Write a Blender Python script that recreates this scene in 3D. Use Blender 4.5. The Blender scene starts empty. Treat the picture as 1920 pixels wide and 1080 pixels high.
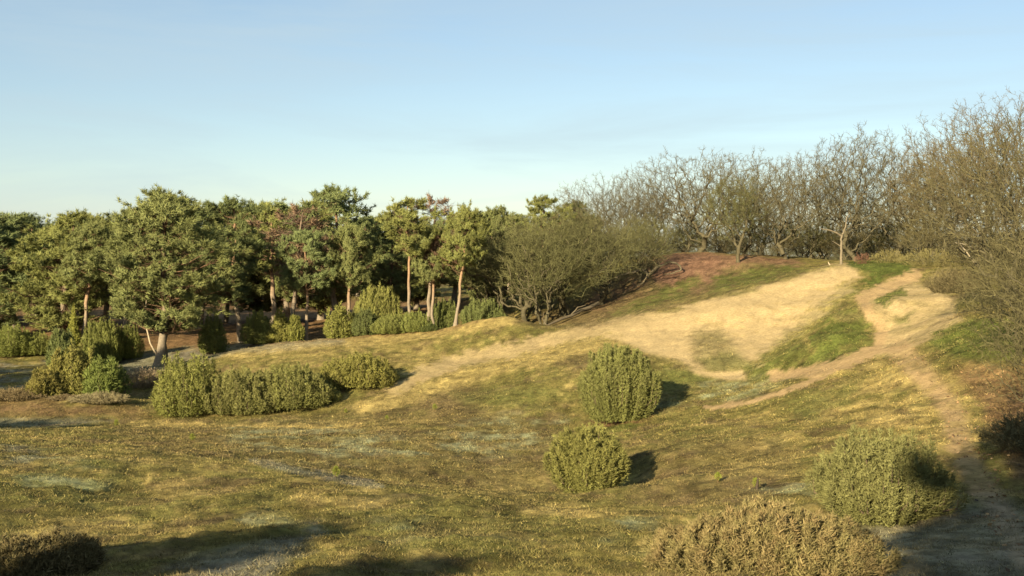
import bpy, math, random
import numpy as np
from mathutils import Vector

rng = np.random.default_rng(7)
random.seed(7)
S = bpy.context.scene
C = S.collection

# ------------------------------------------------------------------ camera
F = 2059.0                     # focal length in pixels of a 1920 wide frame
EYE = 9.0
HZ = 470.0                     # row of the horizon
PITCH = math.atan((540 - HZ) / F)
cam_d = bpy.data.cameras.new('camera')
cam = bpy.data.objects.new('camera', cam_d)
C.objects.link(cam)
cam.location = (0, 0, EYE)
cam.rotation_euler = (math.pi / 2 - PITCH, 0, 0)
cam_d.sensor_width = 36
cam_d.lens = 36 * F / 1920
cam_d.clip_start = 0.1
cam_d.clip_end = 3000
S.camera = cam
S.render.resolution_x, S.render.resolution_y = 1024, 576

# ------------------------------------------------------------------ sky, sun, exposure
SUN_EL = math.radians(18.5)
SUN_AZ = math.radians(27)      # light travels away from the camera and this far to its right
w = bpy.data.worlds.new('World')
S.world = w
w.use_nodes = True
nt = w.node_tree
bg = nt.nodes['Background']
sky = nt.nodes.new('ShaderNodeTexSky')
sky.sky_type = 'NISHITA'
sky.sun_disc = False
sky.sun_elevation = SUN_EL
sky.sun_rotation = math.pi + SUN_AZ
sky.altitude = 0
sky.air_density = 1.0
sky.dust_density = 0.35
sky.ozone_density = 1.6
bg.inputs['Strength'].default_value = 0.05
# a thin cirrus veil, drawn out into faint streaks
N = nt.nodes; L = nt.links
tc = N.new('ShaderNodeTexCoord'); mp = N.new('ShaderNodeMapping')
mp.inputs['Rotation'].default_value = (0, .12, .5); mp.inputs['Scale'].default_value = (2.0, 3.0, 16.0)
nz = N.new('ShaderNodeTexNoise'); nz.inputs['Scale'].default_value = 1.3; nz.inputs['Detail'].default_value = 7; nz.inputs['Roughness'].default_value = .6; nz.inputs['Distortion'].default_value = .6
mr = N.new('ShaderNodeMapRange'); mr.inputs[1].default_value = .40; mr.inputs[2].default_value = .75; mr.inputs[3].default_value = .24; mr.inputs[4].default_value = .66
mx = N.new('ShaderNodeMix'); mx.data_type = 'RGBA'; mx.inputs[7].default_value = (4.0, 4.95, 5.4, 1)
L.new(tc.outputs['Generated'], mp.inputs[0]); L.new(mp.outputs[0], nz.inputs['Vector']); L.new(nz.outputs[0], mr.inputs[0]); L.new(mr.outputs[0], mx.inputs[0])
L.new(sky.outputs[0], mx.inputs[6]); L.new(mx.outputs[2], bg.inputs[0])
sd = bpy.data.lights.new('sun', 'SUN')
sun = bpy.data.objects.new('sun', sd)
C.objects.link(sun)
sd.energy = 5.0
sd.angle = math.radians(0.5)
sd.color = (1.0, 0.86, 0.60)
LDIR = Vector((math.sin(SUN_AZ) * math.cos(SUN_EL), math.cos(SUN_AZ) * math.cos(SUN_EL), -math.sin(SUN_EL)))
sun.rotation_euler = LDIR.to_track_quat('-Z', 'Y').to_euler()
S.view_settings.view_transform = 'Standard'
S.view_settings.look = 'None'
S.view_settings.gamma = 1
S.view_settings.exposure = 1.5
S.view_settings.use_curve_mapping = False
S.cycles.max_bounces = 4
S.cycles.diffuse_bounces = 2
S.cycles.transparent_max_bounces = 4

# ------------------------------------------------------------------ maths helpers
def ray(u, v):
    a, b = (u - 960) / F, -(v - 540) / F
    cp, sp = math.cos(PITCH), math.sin(PITCH)
    return a, cp + b * sp, b * cp - sp
def unproj(u, v, d):
    x, y, z = ray(u, v)
    return np.array((x / y * d, d, EYE + z / y * d))
def proj(x, y, z):
    cp, sp = math.cos(PITCH), math.sin(PITCH)
    zz = z - EYE
    dep = np.maximum(y * cp - zz * sp, 1e-3)
    up = y * sp + zz * cp
    return 960 + F * x / dep, 540 - F * up / dep

_perm = np.random.default_rng(3).permutation(512)
_perm = np.concatenate([_perm, _perm, _perm])
_ga = np.random.default_rng(4).random(512) * 2 * np.pi
_gx, _gy = np.cos(_ga), np.sin(_ga)
def noise(x, y, seed=0):
    x = np.asarray(x, float) + seed * 17.31
    y = np.asarray(y, float) - seed * 9.77
    xi, yi = np.floor(x).astype(int), np.floor(y).astype(int)
    xf, yf = x - xi, y - yi
    u, v = xf * xf * xf * (xf * (xf * 6 - 15) + 10), yf * yf * yf * (yf * (yf * 6 - 15) + 10)
    def g(ix, iy, fx, fy):
        h = _perm[(_perm[ix & 511] + (iy & 511))]
        return _gx[h] * fx + _gy[h] * fy
    a = g(xi, yi, xf, yf); b = g(xi + 1, yi, xf - 1, yf)
    c = g(xi, yi + 1, xf, yf - 1); d = g(xi + 1, yi + 1, xf - 1, yf - 1)
    return (a + u * (b - a)) * (1 - v) + (c + u * (d - c)) * v
def fbm(x, y, octv=4, seed=0, gain=.5):
    s, a, f = 0, 1, 1
    for k in range(octv):
        s = s + a * noise(x * f, y * f, seed + k); a *= gain; f *= 2.03
    return s
def sstep(a, b, x):
    t = np.clip((x - a) / (b - a), 0, 1)
    return t * t * (3 - 2 * t)

# ------------------------------------------------------------------ terrain heights
PIX = [  # column, row, distance: ground points seen in the view
 (0,1080,15),(300,1080,14),(600,1080,13.5),(900,1080,14),(1200,1080,14.5),(1500,1080,14.5),(1800,1080,14),(1920,1080,14),
 (0,1000,19),(300,1000,18),(600,1000,18),(900,1000,18.5),(1200,1000,19),(1650,995,20),(1850,1000,18.5),
 (0,900,25),(200,910,26),(60,850,31),(300,900,27),(0,830,36),(200,840,36),(350,862,31.5),(480,868,30),(590,893,28),(700,913,26.5),(850,928,25.5),(1000,945,24),(1100,962,22.5),(1165,985,21),
 (700,907,34),(850,922,33),(1000,932,34),(590,888,35),(480,860,36),
 (0,806,50),(200,805,53),(400,840,43),(600,845,43),(800,860,42),(1000,885,40),(600,805,53),(850,805,52),
 (0,785,62),(200,785,62),(450,786,62),(600,772,63),(700,755,64),(300,740,72),(100,750,66),(30,745,68),(30,690,85),(292,692,87),(200,690,82),
 (120,622,105),(0,640,105),(250,655,98),(430,662,86),(430,652,95),(550,646,86),(700,634,87),(830,619,88),(960,597,89),
 (450,628,110),(650,632,98),(850,612,101),(960,588,104),(500,690,75),(600,665,79),(700,662,80),(800,660,80),(740,700,72),(720,740,66),
 (850,672,78),(1000,640,80),(1100,618,81),(1200,595,82),(1300,568,83.5),(1400,543,85),(1500,516,87),(1580,497,89),
 (1000,618,90),(1100,592,93),(1200,563,96),(1300,538,98),(1400,522,99),(1500,506,100),
 (1100,560,103),(1180,515,107),(1250,480,111),(1300,474,113),(1400,479,112),(1500,489,109),(1600,490,105),(1700,495,100),
 (1650,496,91),(1720,520,82),(1700,560,72),(1500,560,80),(1400,580,78),(1300,620,75),(1250,650,71),(1170,640,74),
 (1100,660,72),(1000,690,68),(900,722,66),(800,750,64),(1000,740,60),(900,780,56),(1100,700,63),(1160,790,54),(1240,760,56),(1250,700,63),
 (1330,690,64),(1390,705,62),(1320,640,70),(1420,690,61),(1450,660,64),
 (1590,577,65),(1510,640,61.5),(1500,695,57.5),(1570,630,60),(1620,655,57),(1592,562,75),(1530,602,73),(1480,642,68),
 (1620,570,70),(1650,620,62),(1660,650,57),(1600,675,54),(1500,710,53),(1420,740,52),(1300,772,52),
 (1740,600,60),(1790,600,55),(1850,640,44),(1700,670,50),(1750,740,40),(1800,800,33),(1840,880,26),(1920,760,34),(1920,850,27),(1920,950,21),
 (1500,800,40),(1600,750,43),(1400,850,36),(1300,900,30),(1500,900,28),(1600,860,30),(1400,930,25),(1250,850,38),(1400,790,45),(1200,830,45),
 (1105,942,36),(1250,905,33),(1200,965,26)]
WLD = [(0,0,7.3),(-5,0,7.2),(5,0,7.3),(0,-10,7.2),(-20,-10,6),(20,-10,7),(0,-40,5),(-40,0,3.5),(40,0,6),(-40,-40,3.5),(40,-40,4.5),(0,6,6.7),(-8,6,6.4),(9,6,6.6),
 (20,20,4.4),(40,45,6),(60,80,7),(75,110,6.5),(40,140,5.5),(20,150,5),(70,150,5),(-10,150,1.5),(-60,140,1),(-80,100,.8),(-70,70,.2),(-60,40,1),(-30,25,3),(-45,62,0),
 (0,200,1.5),(100,180,3),(-120,150,1),(-120,50,1),(120,50,4),(120,-50,3),(-120,-50,2),(0,-120,3),(100,250,1),(-100,250,1),(0,300,1),(200,0,2),(-200,0,1)]
P = np.array([unproj(*p) for p in PIX] + [np.array(p, float) for p in WLD])
def _k(d2):
    return np.where(d2 > 1e-9, .5 * d2 * np.log(np.maximum(d2, 1e-9)), 0)
_D = ((P[:, None, :2] - P[None, :, :2]) ** 2).sum(-1)
_n = len(P)
_A = np.zeros((_n + 3, _n + 3))
_A[:_n, :_n] = _k(_D) + np.eye(_n) * 0.06
_A[:_n, _n] = 1; _A[:_n, _n + 1:] = P[:, :2]; _A[_n:, :_n] = _A[:_n, _n:].T
_W = np.linalg.solve(_A, np.concatenate([P[:, 2], np.zeros(3)]))
def height(x, y, fine=True):
    x = np.atleast_1d(np.asarray(x, float)); y = np.atleast_1d(np.asarray(y, float))
    out = np.empty(len(x))
    for i in range(0, len(x), 20000):
        a, b = x[i:i + 20000], y[i:i + 20000]
        d2 = (a[:, None] - P[None, :, 0]) ** 2 + (b[:, None] - P[None, :, 1]) ** 2
        out[i:i + 20000] = _k(d2) @ _W[:_n] + _W[_n] + _W[_n + 1] * a + _W[_n + 2] * b
    r = np.hypot(x, y)
    t = sstep(170, 290, r)
    out = out * (1 - t) + 1.0 * t
    if fine:
        amp = .25 + .75 * sstep(3, 14, r)
        out = out + amp * (.21 * fbm(x / 5.5, y / 5.5, 3, 11) + .10 * fbm(x / 1.0, y / 1.0, 3, 21) + .05 * fbm(x / .42, y / .42, 2, 27) * (1 - sstep(35, 70, r))) * (1 - .5 * sstep(100, 200, r))
    return out

# ------------------------------------------------------------------ what grows where (masks in plan, read off the view)
def seg_dist(u, v, pts, closed=False):
    d = np.full(u.shape, 1e9)
    n = len(pts)
    for i in range(n if closed else n - 1):
        (x0, y0), (x1, y1) = pts[i], pts[(i + 1) % n]
        dx, dy = x1 - x0, y1 - y0
        t = np.clip(((u - x0) * dx + (v - y0) * dy) / (dx * dx + dy * dy + 1e-9), 0, 1)
        d = np.minimum(d, np.hypot(u - x0 - t * dx, v - y0 - t * dy))
    return d
def poly(u, v, pts, soft=10.):
    inside = np.zeros(u.shape, bool)
    n = len(pts)
    for i in range(n):
        (x0, y0), (x1, y1) = pts[i], pts[(i + 1) % n]
        c = (y0 > v) != (y1 > v)
        inside ^= c & (u < (x1 - x0) * (v - y0) / (y1 - y0 + 1e-12) + x0)
    d = seg_dist(u, v, pts, True)
    return sstep(-soft, soft, np.where(inside, d, -d))
def line(u, v, pts, wd, soft):
    return 1 - sstep(wd, wd + soft, seg_dist(u, v, pts))

COL = dict(grass=(.158,.132,.038), straw=(.37,.275,.095), sand=(.465,.340,.162), path=(.42,.285,.135), moss=(.090,.106,.022),
           heath=(.138,.096,.044), red=(.205,.112,.068), lichen=(.300,.305,.160), litter=(.175,.100,.048), frost_shade=(.235,.225,.185), green=(.128,.130,.034), dark=(.075,.07,.025))  # frost tone doubles as the bluish grey of shade, painted into the ground
COL = {k: np.array(v) * .86 for k, v in COL.items()}
for k in ('grass', 'heath', 'green', 'straw'): COL[k] = COL[k] * 1.0

def paint(x, y, z):
    u, v = proj(x, y, z)
    front = y > 2
    n1 = fbm(x / 3.0, y / 3.0, 4, 31); n2 = fbm(x / 1.0, y / 1.6, 3, 41); n3 = fbm(x / 9, y / 9, 3, 51); n4 = fbm(x / .45, y / .6, 2, 61)
    sc = np.clip(45 / np.maximum(y, 8), .5, 2)
    uu = u + 16 * sc * n1 + 10 * n2 + 12 * n4; vv = v + 7 * sc * n1 + 5 * n2 + 6 * n4
    col = np.tile(COL['grass'], (len(x), 1)); bare = np.zeros(len(x))
    def mix(name, wt):
        nonlocal col, bare
        wt = np.clip(wt, 0, 1)[:, None] * np.where(front, 1, 0)[:, None]
        col = col * (1 - wt) + COL[name] * wt
        bare = bare * (1 - wt[:, 0]) + (wt[:, 0] if name in ('sand', 'path') else 0)
    nf = fbm(x / 2.0, y / 2.4, 5, 131, .8); ng = fbm(x / 2.6, y / 3.0, 5, 141, .8); nh = fbm(x / 3.0, y / 3.4, 5, 151, .8)
    mix('straw', .68 * sstep(.10, .75, nf + .5 * n3))
    mix('green', .42 * sstep(.0, .7, ng))
    mix('heath', .75 * sstep(.02, .65, nh))
    # valley floor: brown heather with pale lichen
    mix('heath', .62 * poly(uu, vv, [(200,790),(560,790),(760,740),(1080,800),(1080,900),(1000,935),(700,905),(480,860),(250,850)], 22) * (.75 + .6 * n1))
    mix('heath', .55 * poly(uu, vv, [(1190,850),(1400,800),(1500,850),(1480,930),(1300,960),(1180,940)], 25) * (.8 + .6 * n1))
    mix('heath', .7 * poly(uu, vv, [(780,745),(860,715),(920,735),(900,775),(800,778)], 16))
    mix('heath', .55 * poly(uu, vv, [(1040,665),(1110,640),(1170,660),(1130,700),(1060,690)], 14))
    mix('green', .6 * poly(uu, vv, [(850,740),(1000,720),(1060,740),(1000,765),(880,762)], 14))
    ln = sstep(-.25, .35, n1 + .55 * n2) * (.35 + .65 * sstep(-.35, .4, n4 + .4 * n2))
    for pg in ([(430,800),(650,806),(760,830),(700,868),(560,860),(430,830)], [(860,805),(1010,775),(1080,775),(1090,815),(960,850),(760,870),(740,845)],
               [(1190,765),(1290,730),(1440,712),(1480,712),(1430,745),(1300,768)], [(20,845),(140,855),(220,905),(170,945),(60,930)], [(460,960),(540,955),(560,1000),(470,1010)], [(1180,970),(1240,975),(1220,1040),(1130,1020)], [(700,985),(800,975),(830,1005),(720,1020)],
               [(1400,930),(1530,900),(1560,960),(1480,985)]):
        mix('lichen', .85 * poly(uu, vv, pg, 20) * ln)
    mix('green', .45 * poly(uu, vv, [(0,870),(200,860),(280,930),(200,990),(0,1000)], 25) * sstep(-.3, .3, n2))
    mix('green', .3 * poly(uu, vv, [(700,925),(900,935),(1120,975),(1180,1000),(900,1040),(650,990)], 20))
    mix('straw', .8 * poly(uu, vv, [(560,905),(720,918),(760,945),(640,960),(540,935)], 12) * sstep(-.3, .3, n2))
    mix('straw', .8 * poly(uu, vv, [(960,945),(1080,945),(1160,975),(1060,985),(980,965)], 10) * sstep(-.3, .3, n2))
    mix('straw', .6 * poly(uu, vv, [(270,880),(400,875),(430,920),(300,950)], 25) * sstep(-.3, .3, n2))
    mix('straw', .7 * poly(uu, vv, [(0,1000),(190,960),(260,985),(60,1020)], 16) * sstep(-.3, .3, n2))
    # swell and spur crests
    mix('straw', .9 * line(uu, vv, [(420,664),(550,648),(700,637),(830,621),(965,598)], 5, 9))
    mix('straw', .55 * poly(uu, vv, [(430,670),(700,640),(830,640),(860,680),(760,700),(620,670),(500,700)], 18) * sstep(-.4, .3, n2))
    mix('sand', .75 * line(uu, vv, [(1220,596),(1100,622),(1000,646),(880,672),(790,700),(740,735)], 9, 10))
    mix('straw', .75 * line(uu, vv, [(1170,640),(1060,660),(950,685),(850,712),(760,745),(680,765)], 8, 12))
    mix('straw', .9 * line(uu, vv, [(250,795),(420,797),(520,799),(640,798)], 1.5, 3)); mix('straw', .7 * line(uu, vv, [(640,793),(820,787)], 1.2, 3))
    # back slope: red heather and moss
    mix('heath', .8 * poly(uu, vv, [(960,605),(1080,560),(1150,520),(1230,475),(1500,485),(1500,510),(1300,560),(1100,615)], 12))
    mix('red', .9 * poly(uu, vv, [(1215,510),(1250,474),(1330,471),(1370,480),(1330,500),(1300,520),(1240,535)], 7))
    mix('red', .75 * poly(uu, vv, [(1330,485),(1400,477),(1500,489),(1505,497),(1400,490),(1350,510),(1310,548),(1290,550)], 6))
    mix('red', .55 * poly(uu, vv, [(1090,570),(1160,525),(1230,520),(1200,550),(1110,590)], 9) * sstep(-.4, .3, n2))
    mix('moss', .75 * poly(uu, vv, [(1345,520),(1420,503),(1500,497),(1520,503),(1430,530),(1330,553)], 6) * sstep(-.6, .1, n2))
    mix('moss', .7 * poly(uu, vv, [(1240,540),(1310,518),(1325,530),(1280,560),(1180,590),(1130,600)], 8) * sstep(-.6, .1, n2))
    # the blown sand face
    st = fbm((x + .55 * y) / .9, (x * .3 - y) / 5, 3, 91)
    mix('sand', poly(u + 14 * n1 + 26 * st, v + 5 * n1 + 4 * n2, [(1140,628),(1200,600),(1300,571),(1400,546),(1500,519),(1582,493),(1612,503),(1590,545),(1555,575),(1520,605),(1470,640),(1430,668),(1400,692),(1320,695),(1280,682),(1220,662)], 9))
    mix('straw', .75 * poly(uu, vv, [(1540,545),(1610,510),(1640,540),(1600,570),(1520,630),(1450,690),(1420,690),(1480,640)], 14) * sstep(-.1, .3, st + .3 * n2))
    mix('moss', .35 * line(uu, vv, [(1590,545),(1530,590),(1480,640),(1440,675)], 8, 16))
    mix('straw', .4 * poly(uu, vv, [(1280,600),(1480,560),(1580,545),(1500,620),(1420,690),(1330,690)], 30) * sstep(.0, .45, st + .25 * n4))
    mix('litter', .10 * poly(uu, vv, [(1200,600),(1580,500),(1600,540),(1430,660),(1230,660)], 20) * sstep(.15, .5, n4 + .4 * st))
    mix('green', .5 * poly(uu, vv, [(1305,625),(1345,615),(1380,650),(1415,688),(1385,698),(1318,692),(1296,665)], 14))
    mix('heath', .3 * poly(uu, vv, [(1300,625),(1345,612),(1375,645),(1372,668),(1415,688),(1385,698),(1318,692),(1292,665)], 13) * (.9 + .9 * n2))
    mix('moss', .45 * poly(uu, vv, [(1310,670),(1370,660),(1420,688),(1390,698),(1325,694)], 7))
    mix('green', .8 * poly(uu, vv, [(1235,685),(1300,695),(1340,715),(1250,735),(1225,715)], 10))
    mix('moss', .6 * poly(uu, vv, [(1400,690),(1500,640),(1520,660),(1490,695),(1420,712)], 9))
    mix('sand', poly(u + 8 * n2, v + 3 * n2, [(1290,690),(1340,699),(1393,694),(1398,712),(1365,712),(1310,703)], 4))
    # right hand ridge
    mix('straw', .8 * poly(uu, vv, [(1590,690),(1690,655),(1810,720),(1860,820),(1830,890),(1700,830),(1640,800),(1540,760)], 25) * sstep(-.45, .25, n2 + .5 * n1))
    mix('straw', .5 * poly(uu, vv, [(1400,800),(1560,760),(1640,800),(1500,900),(1380,900)], 30) * sstep(-.1, .4, n2))
    mix('sand', .88 * poly(uu, vv, [(1640,545),(1700,520),(1790,560),(1800,600),(1740,635),(1700,660),(1640,665),(1650,610),(1630,575)], 9) * (.8 + .5 * st))
    mix('green', .6 * poly(uu, vv, [(1480,770),(1560,730),(1640,700),(1600,740),(1520,790)], 8))
    mix('moss', .9 * (.55 + .45 * sstep(-.5, .15, n2 + .5 * n1)) * poly(u + 14 * n2 + 16 * n4, v + 6 * n2 + 8 * n4, [(1520,632),(1560,590),(1605,572),(1628,598),(1632,640),(1600,660),(1545,678),(1500,692),(1525,655)], 5))
    mix('green', .6 * poly(uu, vv, [(1500,690),(1560,670),(1600,655),(1632,640),(1640,660),(1560,690)], 6))
    mix('heath', .5 * poly(uu, vv, [(1555,592),(1605,575),(1625,592),(1600,606),(1570,600)], 5))
    mix('moss', .95 * poly(u + 14 * n2 + 16 * n4, v + 5 * n2 + 7 * n4, [(1585,492),(1640,486),(1710,491),(1706,507),(1670,518),(1650,533),(1605,540),(1635,512),(1592,501)], 4))
    mix('moss', .9 * poly(u + 14 * n2 + 16 * n4, v + 6 * n2 + 8 * n4, [(1640,565),(1668,533),(1695,528),(1692,552),(1655,578)], 4))
    mix('moss', .6 * poly(uu, vv, [(1662,600),(1735,583),(1690,612)], 5))
    mix('moss', .85 * poly(uu, vv, [(1735,642),(1780,612),(1830,596),(1920,590),(1920,700),(1860,690),(1790,668)], 7))
    mix('litter', .8 * poly(uu, vv, [(1780,690),(1860,680),(2050,690),(2050,920),(1900,900),(1860,830),(1840,760)], 18))
    for pts, wd, so in (([(1715,515),(1660,540),(1618,560),(1632,590),(1650,615),(1655,638),(1640,656)], 7, 7), ([(1640,656),(1590,676),(1520,696),(1450,706)], 6, 6),
                        ([(1700,648),(1640,664),(1560,698),(1480,731),(1400,756),(1330,764)], 3.2, 4), ([(1690,660),(1730,700),(1760,735),(1790,780),(1800,830),(1830,895),(1880,965),(1925,1050)], 9, 24)):
        mix('path', .92 * line(u + 9 * n2 + 10 * n4, v + 4 * n2 + 4 * n4, pts, wd, so) * (1 if wd < 9 else .55 + .45 * sstep(-.35, .25, n4 + n2)))
    mix('frost_shade', .5 * poly(uu, vv, [(1610,985),(1750,960),(1880,930),(1980,980),(1980,1120),(1650,1120)], 22))  # bluish shade of the corner painted in with the frosty grass
    mix('litter', .9 * line(uu, vv, [(1100,796),(1160,796),(1220,782)], 4, 4))
    mix('moss', .7 * line(uu, vv, [(1110,806),(1200,802)], 3, 5))
    # pine floor on the left
    mix('litter', .9 * poly(uu, vv, [(-200,560),(860,560),(960,585),(830,618),(640,634),(440,648),(230,660),(90,655),(-200,640)], 9))
    mix('frost_shade', .55 * poly(uu, vv, [(215,668),(330,655),(640,634),(650,643),(430,664),(340,692),(230,705)], 7) * (.8 + .5 * n2))  # shade band under the pines, put into the ground colour with its frost
    mix('frost_shade', .6 * ln * poly(uu, vv, [(-200,700),(60,680),(110,660),(150,690),(60,715),(60,740),(-200,740)], 9))
    mix('frost_shade', .35 * poly(uu, vv, [(-200,786),(100,784),(215,788),(100,802),(-200,806)], 5))  # follows the tree shadow band, its bluish tone painted on
    mix('frost_shade', .4 * ln * poly(uu, vv, [(-200,830),(60,838),(110,872),(60,880),(-200,866)], 8))
    mix('frost_shade', .4 * line(uu, vv, [(480,864),(560,884),(640,898),(700,907)], 4, 7))  # frosty strip with the shade behind the crest painted in
    mix('frost_shade', .6 * poly(uu, vv, [(560,1000),(600,985),(590,1020),(480,1100),(250,1120),(330,1070)], 20))  # wedge of the foreground tree shadow, its greyish tone painted on
    mix('litter', .6 * poly(uu, vv, [(-200,735),(80,735),(130,765),(260,760),(280,780),(-200,783)], 8))
    # tussocks: darker and paler cushions
    mot = fbm(x / .7, y / .7, 3, 111) + .6 * fbm(x / 2.2, y / 2.2, 2, 121)
    veg = 1 - bare
    col = col * (1 + (.7 * mot * (.22 + .78 * veg)))[:, None] * 1.04
    return np.clip(col, .01, .9), bare

# ------------------------------------------------------------------ mesh helpers
def mesh_np(name, V, faces, col=None, smooth=False, alpha=None):
    """faces: list of integer arrays (n, k)"""
    me = bpy.data.meshes.new(name)
    V = np.asarray(V, np.float32)
    me.vertices.add(len(V)); me.vertices.foreach_set('co', V.ravel())
    fl = [np.asarray(f, np.int32) for f in faces if len(f)]
    loops = np.concatenate([f.ravel() for f in fl])
    starts, o = [], 0
    for f in fl:
        starts.append(o + np.arange(len(f)) * f.shape[1]); o += f.size
    starts = np.concatenate(starts).astype(np.int32)
    me.loops.add(len(loops)); me.loops.foreach_set('vertex_index', loops)
    me.polygons.add(len(starts)); me.polygons.foreach_set('loop_start', starts)
    if smooth: me.polygons.foreach_set('use_smooth', np.ones(len(starts), bool))
    if col is not None:
        a = me.color_attributes.new('Col', 'FLOAT_COLOR', 'POINT')
        c = np.ones((len(V), 4), np.float32); c[:, :3] = col
        if alpha is not None: c[:, 3] = alpha
        a.data.foreach_set('color', c.ravel())
    me.update(calc_edges=True)
    return me

def mat_vc(name, rough=.8, spec=.15, bump=0, bump_scale=20, vary=0, vary_scale=3, translucent=0.0, base=None, tint=True, bare=False):
    m = bpy.data.materials.new(name); m.use_nodes = True
    t = m.node_tree; N = t.nodes; L = t.links
    b = N['Principled BSDF']
    b.inputs['Roughness'].default_value = rough
    b.inputs['Specular IOR Level'].default_value = spec
    if base is None:
        a = N.new('ShaderNodeAttribute'); a.attribute_name = 'Col'; src = a.outputs['Color']
    else:
        a = N.new('ShaderNodeRGB'); a.outputs[0].default_value = (*base, 1); src = a.outputs[0]
    if tint:
        oi = N.new('ShaderNodeObjectInfo')
        mx = N.new('ShaderNodeMix'); mx.data_type = 'RGBA'; mx.blend_type = 'MULTIPLY'; mx.inputs[0].default_value = 1
        L.new(src, mx.inputs[6]); L.new(oi.outputs['Color'], mx.inputs[7]); src = mx.outputs[2]
    tc = N.new('ShaderNodeTexCoord')
    if vary:
        nz = N.new('ShaderNodeTexNoise'); nz.inputs['Scale'].default_value = vary_scale; nz.inputs['Detail'].default_value = 6; nz.inputs['Roughness'].default_value = .7
        L.new(tc.outputs['Object'], nz.inputs['Vector'])
        mr = N.new('ShaderNodeMapRange'); mr.inputs[1].default_value = .3; mr.inputs[2].default_value = .7; mr.inputs[3].default_value = 1 - vary; mr.inputs[4].default_value = 1 + vary
        L.new(nz.outputs[0], mr.inputs[0])
        m2 = N.new('ShaderNodeMix'); m2.data_type = 'RGBA'; m2.blend_type = 'MULTIPLY'; m2.inputs[0].default_value = 1
        L.new(src, m2.inputs[6]); L.new(mr.outputs[0], m2.inputs[7]); src = m2.outputs[2]
        if bare:
            rg = N.new('ShaderNodeMapRange'); rg.inputs[3].default_value = 1; rg.inputs[4].default_value = .5
            L.new(a.outputs['Alpha'], rg.inputs[0]); L.new(rg.outputs[0], m2.inputs[0])
    L.new(src, b.inputs['Base Color'])
    if bump:
        nb = N.new('ShaderNodeTexNoise'); nb.inputs['Scale'].default_value = bump_scale; nb.inputs['Detail'].default_value = 8; nb.inputs['Roughness'].default_value = .75
        L.new(tc.outputs['Object'], nb.inputs['Vector'])
        bp = N.new('ShaderNodeBump'); bp.inputs['Strength'].default_value = 1; bp.inputs['Distance'].default_value = bump
        L.new(nb.outputs[0], bp.inputs['Height']); L.new(bp.outputs[0], b.inputs['Normal'])
    if translucent:
        tr = N.new('ShaderNodeBsdfTranslucent'); L.new(src, tr.inputs[0])
        ms = N.new('ShaderNodeMixShader'); ms.inputs[0].default_value = translucent
        L.new(b.outputs[0], ms.inputs[1]); L.new(tr.outputs[0], ms.inputs[2])
        L.new(ms.outputs[0], N['Material Output'].inputs[0])
    return m

M_GROUND = mat_vc('heath_ground', .95, .05, .08, 7, .5, 5.0, tint=False, bare=True)
M_NEEDLE = mat_vc('needles', .7, .1, translucent=.08)
M_BARK = mat_vc('bark', .9, .1, .02, 14, .3, 6)
M_TWIG = mat_vc('twigs', .85, .1)
M_GRASS = mat_vc('dry_grass', .7, .15, translucent=.2, tint=False)

# ------------------------------------------------------------------ ground sheet
def build_ground():
    ang_f = np.linspace(-math.radians(30), math.radians(30), 540)
    ang_b = np.linspace(math.radians(30), math.radians(330), 150)[1:-1]
    ang = np.concatenate([ang_f, ang_b])
    rad = np.concatenate([np.geomspace(1.2, 9, 26)[:-1], np.geomspace(9, 135, 380), np.geomspace(135, 1500, 40)[1:]])
    A, R = np.meshgrid(ang, rad)
    x = (R * np.sin(A)).ravel(); y = (R * np.cos(A)).ravel()
    z = height(x, y)
    na, nr = len(ang), len(rad)
    i = np.arange(nr - 1)[:, None] * na; j = np.arange(na)[None, :]; j2 = (np.arange(na) + 1)[None, :] % na
    q = np.stack([i + j, i + na + j, i + na + j2, i + j2], -1).reshape(-1, 4)
    V = np.stack([x, y, z], 1)
    V = np.vstack([V, [[0, 0, height(0, 0)[0]]]])
    c = len(V) - 1
    jj = np.arange(na)
    fan = np.stack([np.full(na, c), jj, (jj + 1) % na], 1)
    col, bare = paint(V[:, 0], V[:, 1], V[:, 2])
    me = mesh_np('ground', V, [q, fan], col, True, bare)
    me.materials.append(M_GROUND)
    o = bpy.data.objects.new('ground', me); C.objects.link(o)
    o['kind'] = 'structure'
    return o
build_ground()
# ------------------------------------------------------------------ plant building blocks
def tubes(segs, sides):
    """segs: (n, 8) start xyz, end xyz, r0, r1 -> open tapered tubes"""
    s = np.asarray(segs, float).reshape(-1, 8)
    a, b, r0, r1 = s[:, :3], s[:, 3:6], s[:, 6], s[:, 7]
    d = b - a; d /= np.linalg.norm(d, axis=1, keepdims=True) + 1e-9
    ref = np.where(np.abs(d[:, 2:3]) < .9, np.array([[0, 0, 1.]]), np.array([[1., 0, 0]]))
    p = np.cross(d, ref); p /= np.linalg.norm(p, axis=1, keepdims=True) + 1e-9
    q = np.cross(d, p)
    t = np.arange(sides) * 2 * np.pi / sides
    ring = np.cos(t)[None, :, None] * p[:, None, :] + np.sin(t)[None, :, None] * q[:, None, :]
    V = np.concatenate([a[:, None] + ring * r0[:, None, None], b[:, None] + ring * r1[:, None, None]], 1).reshape(-1, 3)
    n = len(s); base = np.arange(n)[:, None] * 2 * sides
    k = np.arange(sides)[None]; k2 = (k + 1) % sides
    return V, np.stack([base + k, base + k2, base + sides + k2, base + sides + k], -1).reshape(-1, 4)

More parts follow.
